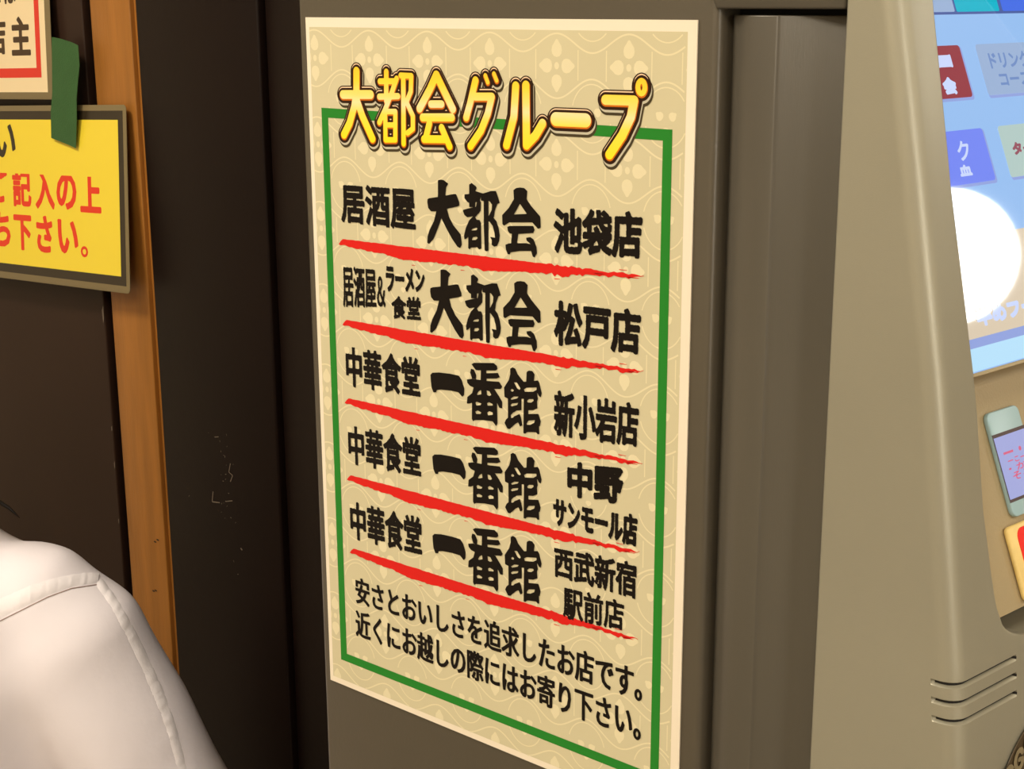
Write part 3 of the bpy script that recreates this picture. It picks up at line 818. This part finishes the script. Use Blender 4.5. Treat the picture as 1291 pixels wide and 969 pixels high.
# ---- red brush lines
rb = random.Random(11)
TH = [(0, .0), (.008, 2.6), (.02, 3.6), (.05, 5.0), (.08, 5.2), (.12, 5.8), (.16, 6.0), (.20, 7.6), (.24, 8.2), (.30, 7.8), (.36, 7.6), (.41, 7.4), (.46, 7.0), (.52, 8.6), (.56, 8.0), (.62, 6.8),
      (.68, 5.8), (.74, 5.6), (.775, 6.2), (.81, 4.2), (.85, 3.2), (.90, 2.2), (.94, 2.6), (.97, 1.6), (1, .3)]
edge_noise = [rb.uniform(-.45, .45) for _ in range(121)]; top_noise = [rb.uniform(-.18, .18) for _ in range(121)]
for (ul, vl, ur, vr) in ((23.6, 140.0, 261.6, 133.6), (24.6, 192.2, 262.5, 185.8), (24.2, 244.4, 262.8, 238.1), (23.8, 297.0, 262.0, 290.6), (24.3, 348.2, 261.9, 343.1)):
    f_ = PP(.00128); V = []; F = []
    for i in range(121):
        t = i / 120; th = float(np.interp(t, [a for a, b in TH], [b for a, b in TH]))
        u = ul + (ur - ul) * t
        mid = vl + (vr - vl) * t
        top = mid - 3.4 * (1 - min(1, abs(t - .02) / .02)) * 0 - min(3.6, 3.6 * min(1, t / .015)) * (1 - .72 * min(1, t * 1.05)) + .5 * t
        top += top_noise[i] + (rb.uniform(-.5, .6) if t > .72 else 0)
        V += [f_(u, top), f_(u, top + th + (edge_noise[i] if 0 < i < 120 else 0))]
    for i in range(120): F.append((2 * i, 2 * i + 1, 2 * i + 3, 2 * i + 2))
    # dry-brush flecks by the tail
    for (t, dv, L, wv) in ((.86, 1.9, 6, .5), (.93, -1.6, 5, .45), (.74, 7.4, 4, .5), (.44, 8.6, 3, .4), (.955, 2.0, 7, .5), (.27, 9.0, 3, .4)):
        u = ul + (ur - ul) * t; v = vl + (vr - vl) * t - 1 + dv
        k = len(V); V += [f_(u, v), f_(u + .6, v + wv), f_(u + L, v + wv * .6 - .1), f_(u + L + .8, v - .1)]
        F.append((k, k + 1, k + 2, k + 3))
    obj('red_brush_line', V, F, MT['red'], poster)

# ---- title
fT = Field(20, 18, 282, 92, .32)
f5 = lambda X, Y: px2mm(420 + X / 7.453, 75 + Y / 7.453)
f2 = lambda X, Y: px2mm(380 + X / 2.582, Y / 2.582)
fT.strokes([(3.0, [(235, 110), (235, 300), (215, 440), (170, 600), (118, 705)]), (3.0, [(245, 400), (290, 530), (385, 742)]), (3.1, [(108, 330), (368, 330)]),
            (2.2, [(515, 115), (515, 390)]), (2.2, [(455, 205), (600, 205)]), (2.3, [(450, 350), (625, 345)]), (2.2, [(612, 180), (560, 330), (505, 470), (450, 590)]),
            (2.1, [(505, 490), (600, 490), (600, 755), (508, 755), (505, 490)]), (2.0, [(505, 615), (600, 615)]), (2.2, [(675, 175), (678, 790)]),
            (2.1, [(650, 150), (750, 155), (745, 300), (705, 400), (765, 530), (765, 650), (715, 690)]),
            (2.9, [(985, 145), (925, 280), (828, 460)]), (2.9, [(985, 145), (1055, 290), (1140, 465)]), (2.6, [(935, 420), (1035, 420)]), (2.8, [(858, 545), (1130, 545)]),
            (2.6, [(920, 600), (885, 740)]), (2.7, [(870, 748), (1080, 750)]), (2.6, [(1035, 640), (1110, 815)])], f5)
fT.strokes([(2.7, [(572, 262), (555, 335), (542, 382)]), (2.7, [(572, 315), (625, 315), (612, 370), (590, 425), (556, 475)]), (1.7, [(604, 246), (612, 268)]), (1.7, [(632, 240), (641, 262)]),
            (2.9, [(703, 280), (697, 380), (673, 472)]), (3.0, [(736, 278), (738, 472)]), (3.0, [(738, 472), (768, 440), (790, 402)]),
            (4.2, [(834, 388), (930, 392)]), (3.1, [(995, 325), (1088, 328), (1078, 380), (1050, 440), (1008, 503)]),
            (1.9, [(1112 + 11.5 * math.cos(a), 284 + 21 * math.sin(a)) for a in np.linspace(0, 2 * math.pi, 17)])], f2)
LAY = [('title_shadow', 2.5, (1.0, 2.3), 'tshadow'), ('title_outline', 2.05, (.5, 1.25), 'tlight'), ('title_rim', 2.2, (0, -.2), 'tdark'),
       ('title_glow', 1.0, (0, -.75), 'pink'), ('title_edge', 1.45, (.15, .35), 'tdark'), ('title_orange', 0, (.1, .35), 'orange'), ('title_lettering', -.42, (0, -.15), 'gold')]
for k_, (nm, iso, sh, mk) in enumerate(LAY):
    print_mesh(nm, fT, PP(.00122 + .00004 * k_), MT[mk], poster, iso, sh)

# ================================================================== WALL SIGNS
def plane_frame(c, rot, y, tilt=0.0):
    ca, sa = math.cos(rot), math.sin(rot)
    def fn(u, v, off=0.0):        # mm, v downwards
        return (c[0] + (u * ca + v * sa) / 1000, y - off / 1000 - tilt * v / 1000, EYE + c[1] + (u * sa - v * ca) / 1000)
    return fn
def flat(name, pts, fn, o0, o1, m, parent, bw=0):
    return prism(pts, lambda p, d: fn(p[0], p[1], o0 + d * 1000), (o1 - o0) / 1000, name, m, parent, bw)
YS = YW - .012
# yellow sign: local origin = laminate top-right corner, u negative to the left
fy = plane_frame((-1.5555, -.1235), math.radians(2.6), YS, .087)
ys = thing('yellow_sign', 'laminated yellow sign with black border and red writing across wood strip', 'sign', fy(0, 0, 0))
flat('laminate_film', rounded(-428, 0, 0, 229, 6), fy, 0, .8, MT['lam'], ys, .0002)
flat('black_border_print', [(-420, 7), (-7, 7), (-7, 220), (-420, 220)], fy, .8, .95, MT['lblack'], ys)
flat('yellow_paper', [(-409, 18), (-17, 18), (-17.5, 208.5), (-409, 208.5)], fy, .95, 1.1, MT['lyellow'], ys)
def w2(base, tilt, c, rot):             # inverse of the frame (world x, z-EYE) -> mm
    def g(x, z):
        # (x, z) was measured where the sight line meets the flat wall plane y = YS: carry it onto the hanging sheet
        k = 1.0
        for _ in range(6):
            vv = (x * k - c[0]) * 1000 * math.sin(rot) - (z * k - c[1]) * 1000 * math.cos(rot)
            k = (base - tilt * vv / 1000 + .65) / 1.1
        x, z = x * k, z * k
        dx, dz = (x - c[0]) * 1000, (z - c[1]) * 1000
        return (dx * math.cos(rot) + dz * math.sin(rot), dx * math.sin(rot) - dz * math.cos(rot))
    return g
gy = w2(YS, .087, (-1.5555, -.1235), math.radians(2.6))
def wtext(name, items, g, fn, m, parent, bounds, off, h=.5, clipu=None):
    f = Field(*bounds, h)
    for (s, x0, z0, x1, z1, gr) in items:
        a = g(x0, z0); b = g(x1, z1)
        f.text(s, a[0], b[0], a[1], b[1], a[1], b[1], gr)
    Vv, Ff = f.mesh(); return obj(name, [fn(x, y, off) for x, y in Vv], [tuple(reversed(q)) for q in Ff], m, parent)
wtext('black_lettering', [('い', -1.852, -.1595, -1.8085, -.2035, 1.9)], gy, fy, MT['lblack'], ys, (-312, 15, -200, 90), 1.25)
wtext('red_lettering', [('ご', -1.8800, -.220, -1.8380, -.2665, 2.0), ('記', -1.8208, -.2185, -1.7804, -.267, 1.7), ('入', -1.7660, -.2165, -1.7260, -.2655, 2.0), ('の', -1.7170, -.217, -1.6758, -.262, 2.0), ('上', -1.6640, -.2145, -1.6221, -.2615, 2.1),
                        ('ち', -1.8800, -.280, -1.8398, -.3265, 2.0), ('下', -1.8270, -.280, -1.7882, -.3265, 2.0), ('さ', -1.7720, -.2765, -1.7385, -.3245, 2.0), ('い', -1.7220, -.277, -1.6797, -.320, 2.0), ('。', -1.6735, -.3075, -1.6585, -.3215, .7)],
      gy, fy, MT['lred'], ys, (-330, 88, -50, 212), 1.25)
# white sign above it
cw, rw = (-1.6985, -.1225), math.radians(2.0)
fw = plane_frame(cw, rw, YS - .007, .065); gw_ = w2(YS - .007, .065, cw, rw)
ws = thing('white_sign', 'cream laminated notice with red border above the yellow sign', 'sign', fw(0, 0, 0))
flat('laminate_film', rounded(-309, -225, 0, 0, 5), fw, 0, .8, MT['lam'], ws, .0002)
flat('cream_paper', [(-300, -215), (-12, -215), (-12, -9), (-300, -9)], fw, .8, .95, MT['lwhite'], ws)
u0, u1, v0, v1 = -278, -24.5, -196, -27.5
bo = [(u0, v0), (u1, v0), (u1, v1), (u0, v1)]; bi = [(u0 + 11, v0 + 11), (u1 - 10.5, v0 + 11), (u1 - 10.5, v1 - 12), (u0 + 11, v1 - 12)]
V = [fw(*p, 1.15) for p in bo + bi]
obj('red_border_print', V, [(0, 1, 5, 4), (1, 2, 6, 5), (2, 3, 7, 6), (3, 0, 4, 7)], MT['lredb'], ws)
wtext('dark_lettering', [('店', -1.8580, -.0235, -1.8090, -.0695, 1.6), ('主', -1.7932, -.0215, -1.7523, -.0690, 1.8), ('は', -1.8020, .025, -1.7772, -.0045, 1.0), ('に', -1.8400, .025, -1.8130, -.0055, 1.0)],
      gw_, fw, MT['ltext'], ws, (-200, -170, -40, -40), 1.15)
# green tape joining both signs
tp_ = [(-1.7030, -.0455), (-1.6830, -.0475), (-1.6600, -.0515), (-1.6470, -.0550), (-1.6475, -.0800), (-1.6540, -.1010), (-1.6590, -.1200), (-1.6620, -.1450), (-1.6690, -.1825),
       (-1.6850, -.1790), (-1.7225, -.1725), (-1.7190, -.1400), (-1.7120, -.1150), (-1.7075, -.0800)]
tape = prism(tp_, lambda p, d: (p[0] * .991, YS - .0098 - d, EYE + p[1] * .991), .0005, 'green_tape', MT['tape'], None)
tag(tape, 'torn strip of dark green tape joining the white and yellow signs', 'tape')

# ================================================================== PERSON (seen from behind, seated)
PS = 1.08
TH_ = math.radians(33.2)
er = Vector((math.cos(TH_), math.sin(TH_), 0)); ef = Vector((-math.sin(TH_), math.cos(TH_), 0)); ez = Vector((0, 0, 1))
NK = Vector((-1.262, -.085, EYE - .406))       # base of the neck
def PL(r, f, z): return NK + (er * r + ef * (f - .04 * z) + ez * z) * PS
per = thing('person', 'person in white cotton shirt seen from behind at lower left', 'person', (NK.x, NK.y, 0))
def tube(V, F, pts, radii, n=20, name_scale=True):
    base = len(V); prev = None
    for i, p in enumerate(pts):
        a = pts[max(0, i - 1)]; b = pts[min(len(pts) - 1, i + 1)]
        d = (b - a).normalized()
        x = d.cross(Vector((.13, .97, .2))).normalized(); y = x.cross(d).normalized()
        r = radii[i]
        rx, ry = r if isinstance(r, tuple) else (r, r)
        if name_scale: rx *= PS; ry *= PS
        for k in range(n):
            t = 2 * math.pi * k / n; V.append(p + x * rx * math.cos(t) + y * ry * math.sin(t))
    m = len(pts)
    for j in range(m - 1):
        for k in range(n):
            k2 = (k + 1) % n
            F.append((base + j * n + k, base + j * n + k2, base + (j + 1) * n + k2, base + (j + 1) * n + k))
    F.append(tuple(base + k for k in range(n - 1, -1, -1))); F.append(tuple(base + (m - 1) * n + k for k in range(n)))
def loft(V, F, rings, n=40):
    """rings: (centre r, f, z, half width, half depth, squareness, tilt)"""
    base = len(V)
    for (r, f, z, a, b, e) in rings:
        for k in range(n):
            t = 2 * math.pi * k / n; c, s_ = math.cos(t), math.sin(t)
            V.append(PL(r + a * math.copysign(abs(c) ** e, c), f + b * math.copysign(abs(s_) ** e, s_), z))
    for j in range(len(rings) - 1):
        for k in range(n):
            k2 = (k + 1) % n
            F.append((base + j * n + k, base + j * n + k2, base + (j + 1) * n + k2, base + (j + 1) * n + k))
    F.append(tuple(base + k for k in range(n - 1, -1, -1))); F.append(tuple(base + (len(rings) - 1) * n + k for k in range(n)))
def fuse(name, V, F, m, voxel, smooth_it, parent, post=None):
    me = bpy.data.meshes.new(name); me.from_pydata([tuple(v) for v in V], [], F)
    bm = bmesh.new(); bm.from_mesh(me); bmesh.ops.recalc_face_normals(bm, faces=bm.faces); bm.to_mesh(me); bm.free()
    tmp = bpy.data.objects.new('tmp', me); COL.objects.link(tmp)
    rm = tmp.modifiers.new('r', 'REMESH'); rm.mode = 'VOXEL'; rm.voxel_size = voxel
    sm = tmp.modifiers.new('s', 'SMOOTH'); sm.iterations = smooth_it; sm.factor = .6
    dg = bpy.context.evaluated_depsgraph_get(); dg.update()
    out = bpy.data.meshes.new_from_object(tmp.evaluated_get(dg))
    bpy.data.objects.remove(tmp)
    if post: post(out)
    vs = [v.co.copy() for v in out.vertices]; fs = [tuple(p.vertices) for p in out.polygons]
    bpy.data.meshes.remove(out)
    return obj(name, vs, fs, m, parent, True)
V = []; F = []
Zs = -.560
loft(V, F, [(0, .02, .015, .066, .064, 1), (0, .012, -.008, .074, .070, 1), (0, .004, -.028, .098, .078, 1), (0, 0, -.048, .128, .086, .95), (0, -.004, -.068, .158, .094, .92),
            (0, -.006, -.095, .186, .104, .88), (0, -.008, -.15, .196, .114, .86), (0, -.006, -.22, .192, .118, .86), (0, 0, -.32, .178, .116, .88), (0, .005, -.43, .168, .110, .9), (0, .0, -.52, .178, .118, .9), (0, 0, -.60, .186, .126, .9)])
for sg in (1, -1):
    tube(V, F, [PL(sg * .120, -.004, -.085), PL(sg * .157, -.006, -.099), PL(sg * .187, -.006, -.132), PL(sg * .227, -.004, -.205), PL(sg * .266, .0, -.30), PL(sg * .288, .03, -.36)],
         [.045, .0575, .0632, .0615, .061, .059], 24)
rn = np.random.RandomState(3)
def wrinkle(me):
    ctr = [(PL(.17, -.10, -.12), Vector((.5, .1, -.85))), (PL(.10, -.12, -.10), Vector((.9, .2, -.3)))]
    for v in me.vertices:
        p = v.co
        lr = (p - NK).dot(er); lz = p.z - NK.z; lf = (p - NK).dot(ef)
        n = v.normal
        # soft folds falling from the shoulder and across the upper back
        d = .0052 * math.sin(40 * (lr + .55 * lz) + 3 * math.sin(9 * lz)) * max(0, min(1, (-lz - .10) / .15))
        d += .0016 * math.sin(70 * (lz * .9 - .35 * lr) + 4 * math.sin(11 * lr + 2)) * math.exp(-((lz + .08) / .07) ** 2)
        q = lr - (.150 + .16 * max(0, -lz - .12))          # drag folds beside the sleeve seam
        d += .0042 * math.exp(-(q / .012) ** 2) * max(0, min(1, (-lz - .10) / .05)) - .0040 * math.exp(-((q + .028) / .014) ** 2) * max(0, min(1, (-lz - .12) / .06))
        env = max(0, math.sin(14 * lr + 6 * lz + 1.2) + .35)
        d += .0017 * env * math.sin(125 * (lr + .30 * lz) + 5 * math.sin(13 * lz + 4 * lr))
        d += .0012 * math.sin(33 * lr + 21 * lz + 13 * lf)
        v.co = p + n * d
shirt = fuse('shirt', V, F, MT['shirt'], .0070, 15, per, wrinkle)
shirt['label'] = 'white cotton shirt with seamed yoke and sleeve'
# shirt seams laid on the cloth
po = parent_world(per)
dgv = [v.co + po for v in shirt.data.vertices]
bvh = BVHTree.FromPolygons(dgv, [tuple(p.vertices) for p in shirt.data.polygons])
eye = Vector((0, -.65, EYE))
def on_cloth(px, py):
    d = Vector(RW @ np.array([(px - 645.5) / 1895.0, (py - 484.5) / 1895.0, 1.0])).normalized()
    h = bvh.ray_cast(eye, d)
    return (h[0], h[1]) if h[0] is not None else None
def resample(pts, n):
    P = [Vector(p) for p in pts]; L = [0]
    for a, b in zip(P[:-1], P[1:]): L.append(L[-1] + (b - a).length)
    return [tuple(P[0].lerp(P[0], 0)) if False else tuple(Vector((float(np.interp(t, L, [p.x for p in P])), float(np.interp(t, L, [p.y for p in P]))))) for t in np.linspace(0, L[-1], n)]
def seam_band(name, upper, lower, lift, m, n=60, pucker=0.0, seed=1):
    """a stitched strip of cloth between two lines on the shirt"""
    rr = random.Random(seed)
    A = resample(upper, n); B = resample(lower, n); V = []; F = []; ok = []
    K = 4; wk = 0.0
    for i in range(n):
        row = []
        wk = .55 * wk + rr.uniform(-1, 1); pk = pucker * (wk + .45 * math.sin(i * .9))
        for k in range(K + 1):
            t = k / K; px = A[i][0] + (B[i][0] - A[i][0]) * t; py = A[i][1] + (B[i][1] - A[i][1]) * t
            h = on_cloth(px, py)
            if h is None: row = None; break
            l = (lift + pk * math.sin(math.pi * t)) if 0 < k < K else -.0004
            row.append(h[0] + h[1] * l)
        if row is None: ok.append(None); continue
        ok.append(len(V)); V.extend(row)
    for a, b in zip(ok[:-1], ok[1:]):
        if a is None or b is None: continue
        for k in range(K): F.append((a + k, b + k, b + k + 1, a + k + 1))
    if V:
        o = obj(name, V, F, m, shirt, True); return o

YU = [(-40, 776), (0, 752), (40, 735), (80, 724), (110, 720), (127, 721)]
YL = [(-40, 802), (0, 782), (30, 767), (60, 752), (90, 741), (124, 736)]
def shift_line(L, dx, dy): return [(x + dx, y + dy) for x, y in L]
seam_band('seam_fold_line', shift_line(YL, 0, -.6), shift_line(YL, 0, 1.6), .0004, MT['seamline'], 70, 0, 2)  # darker line paints the shade below the yoke overlap
seam_band('yoke_seam', YU, YL, .0010, MT['seam'], 90, .00030, 2)
AU = [(128, 726), (148, 752), (170, 790), (190, 830), (207, 868), (222, 910), (235, 960), (242, 1000)]
ALo = [(120, 738), (138, 764), (158, 802), (176, 840), (192, 878), (208, 918), (222, 966), (230, 1004)]
seam_band('sleeve_seam', AU, ALo, .0008, MT['seam'], 110, .00042, 5)
# body: head, neck, hands, legs as one continuous figure under the clothes
V = []; F = []
HD = PL(-.005, .055, .175)
loft(V, F, [(0, .02, -.06, .055, .052, 1), (0, .02, .0, .055, .055, 1), (0, .028, .05, .053, .056, 1), (0, .04, .09, .055, .07, 1)], 24)
loft(V, F, [(0, .075, .055, .030, .040, 1), (0, .070, .075, .052, .068, 1), (0, .062, .11, .066, .085, 1), (0, .055, .15, .073, .094, 1), (0, .05, .19, .074, .096, 1), (0, .05, .225, .068, .088, 1), (0, .05, .255, .046, .062, 1), (0, .05, .268, .018, .024, 1)], 28)
loft(V, F, [(0, .155, .125, .010, .010, 1), (0, .162, .138, .013, .014, 1), (0, .155, .16, .008, .012, 1), (0, .148, .178, .006, .008, 1)], 12)
for sg in (1, -1):
    tube(V, F, [PL(sg * .074, .045, .125), PL(sg * .082, .040, .15), PL(sg * .078, .042, .175)], [(.006, .012), (.008, .018), (.006, .013)], 12)
    tube(V, F, [PL(sg * .272, .01, -.33), PL(sg * .282, .045, -.375), PL(sg * .235, .13, -.43), PL(sg * .19, .215, -.465)], [.042, .043, .037, .026], 18)
    tube(V, F, [PL(sg * .19, .215, -.465), PL(sg * .18, .250, -.474), PL(sg * .17, .295, -.478)], [(.026, .018), (.040, .016), (.038, .013)], 14)
    for k, (dx, ln) in enumerate(((-.028, .062), (-.010, .074), (.009, .070), (.027, .055))):
        b = PL(sg * .17 + dx, .290, -.478)
        tube(V, F, [b, b + ef * ln * .5 + ez * -.004, b + ef * ln + ez * -.020], [.0085, .008, .0065], 8)
    b = PL(sg * (.18 - .030), .240, -.474)
    tube(V, F, [b, b + er * (-sg * .018) + ef * .022, b + er * (-sg * .024) + ef * .052 - ez * .008], [.011, .010, .008], 8)
tube(V, F, [PL(-.272, .01, -.33), PL(-.235, 0, -.22), PL(-.17, 0, -.125), PL(0, .01, -.085), PL(.17, 0, -.125), PL(.235, 0, -.22), PL(.272, .01, -.33)], [.032] * 7, 14)
tube(V, F, [PL(0, .01, -.085), PL(0, .02, -.03)], [.05, .05], 14)
body = fuse('body', V, F, MT['skin'], .0048, 3, per)
for sg in (1, -1):
    c = PL(sg * .030, .142, .165)
    lathe('eye', [(.001, -.009), (.0095, -.004), (.0105, 0), (.0095, .004), (.001, .009)], tuple(c), MT['hair'], per, 12)
c = PL(0, .150, .100)
lathe('mouth', [(.001, -.004), (.014, -.001), (.014, .002), (.001, .005)], tuple(c), mat('lips', rgb(176, 96, 88), .5), per, 14)
# hair with loose locks over the collar
V = []; F = []
loft(V, F, [(0, .030, .065, .058, .050, 1), (0, .030, .10, .078, .076, 1), (0, .030, .15, .086, .094, 1), (0, .036, .20, .087, .102, 1), (0, .044, .24, .080, .098, 1), (0, .048, .272, .055, .070, 1), (0, .05, .285, .02, .025, 1)], 30)
hair = fuse('hair', V, F, MT['hair'], .006, 4, per)
V = []; F = []
LK = [Vector((a * .80, .15, EYE + b * .80)) for a, b in ((-2.0, -.50), (-1.90, -.60), (-1.80, -.640), (-1.762, -.648), (-1.735, -.652), (-1.712, -.660))]
tube(V, F, LK, [.005, .0035, .0028, .0024, .0018, .0004], 8)
obj('hair_lock', V, F, MT['hair'], hair, True)
# trousers and shoes (seated)
V = []; F = []
zf = -NK.z / PS
loft(V, F, [(0, 0, -.53, .150, .095, .9), (0, .01, -.59, .168, .112, .9), (0, .02, -.60, .180, .130, .9)], 30)
for sg in (1, -1):
    tube(V, F, [PL(sg * .09, .03, -.555), PL(sg * .10, .18, -.545), PL(sg * .11, .335, -.55), PL(sg * .11, .355, -.62), PL(sg * .11, .28, -.80), PL(sg * .11, .20, zf + .09)], [.074, .078, .064, .060, .052, .046], 20)
fuse('trousers', V, F, MT['trousers'], .010, 4, per)
for sg in (1, -1):
    V = []; F = []
    c = PL(sg * .11, .17, zf); c.z = 0
    tube(V, F, [c + ez * .10, c + ez * .05, c + ez * .035 + ef * .04], [.040, .042, .038], 16)
    tube(V, F, [c - ef * .05 + ez * .034, c + ef * .03 + ez * .035, c + ef * .12 + ez * .030, c + ef * .18 + ez * .026], [(.034, .032), (.040, .034), (.042, .029), (.028, .024)], 18)
    fuse('shoe', V, F, MT['shoe'], .006, 2, per)
# stool under the person
sc_ = NK + ef * .06; sc_.z = 0
stl = thing('stool', 'round red stool under the person in the white shirt', 'stool', tuple(sc_))
lathe('seat', [(.15, .275), (.165, .285), (.168, .305), (.16, .322), (.10, .33), (.0, .33)], tuple(sc_), MT['stool'], stl, 32)
for k in range(4):
    a = math.radians(45 + 90 * k); V = []; F = []
    tube(V, F, [sc_ + Vector((math.cos(a) * .11, math.sin(a) * .11, .28)), sc_ + Vector((math.cos(a) * .17, math.sin(a) * .17, .004))], [.012, .010], 12)
    obj('leg', V, F, MT['brass'], stl, True)
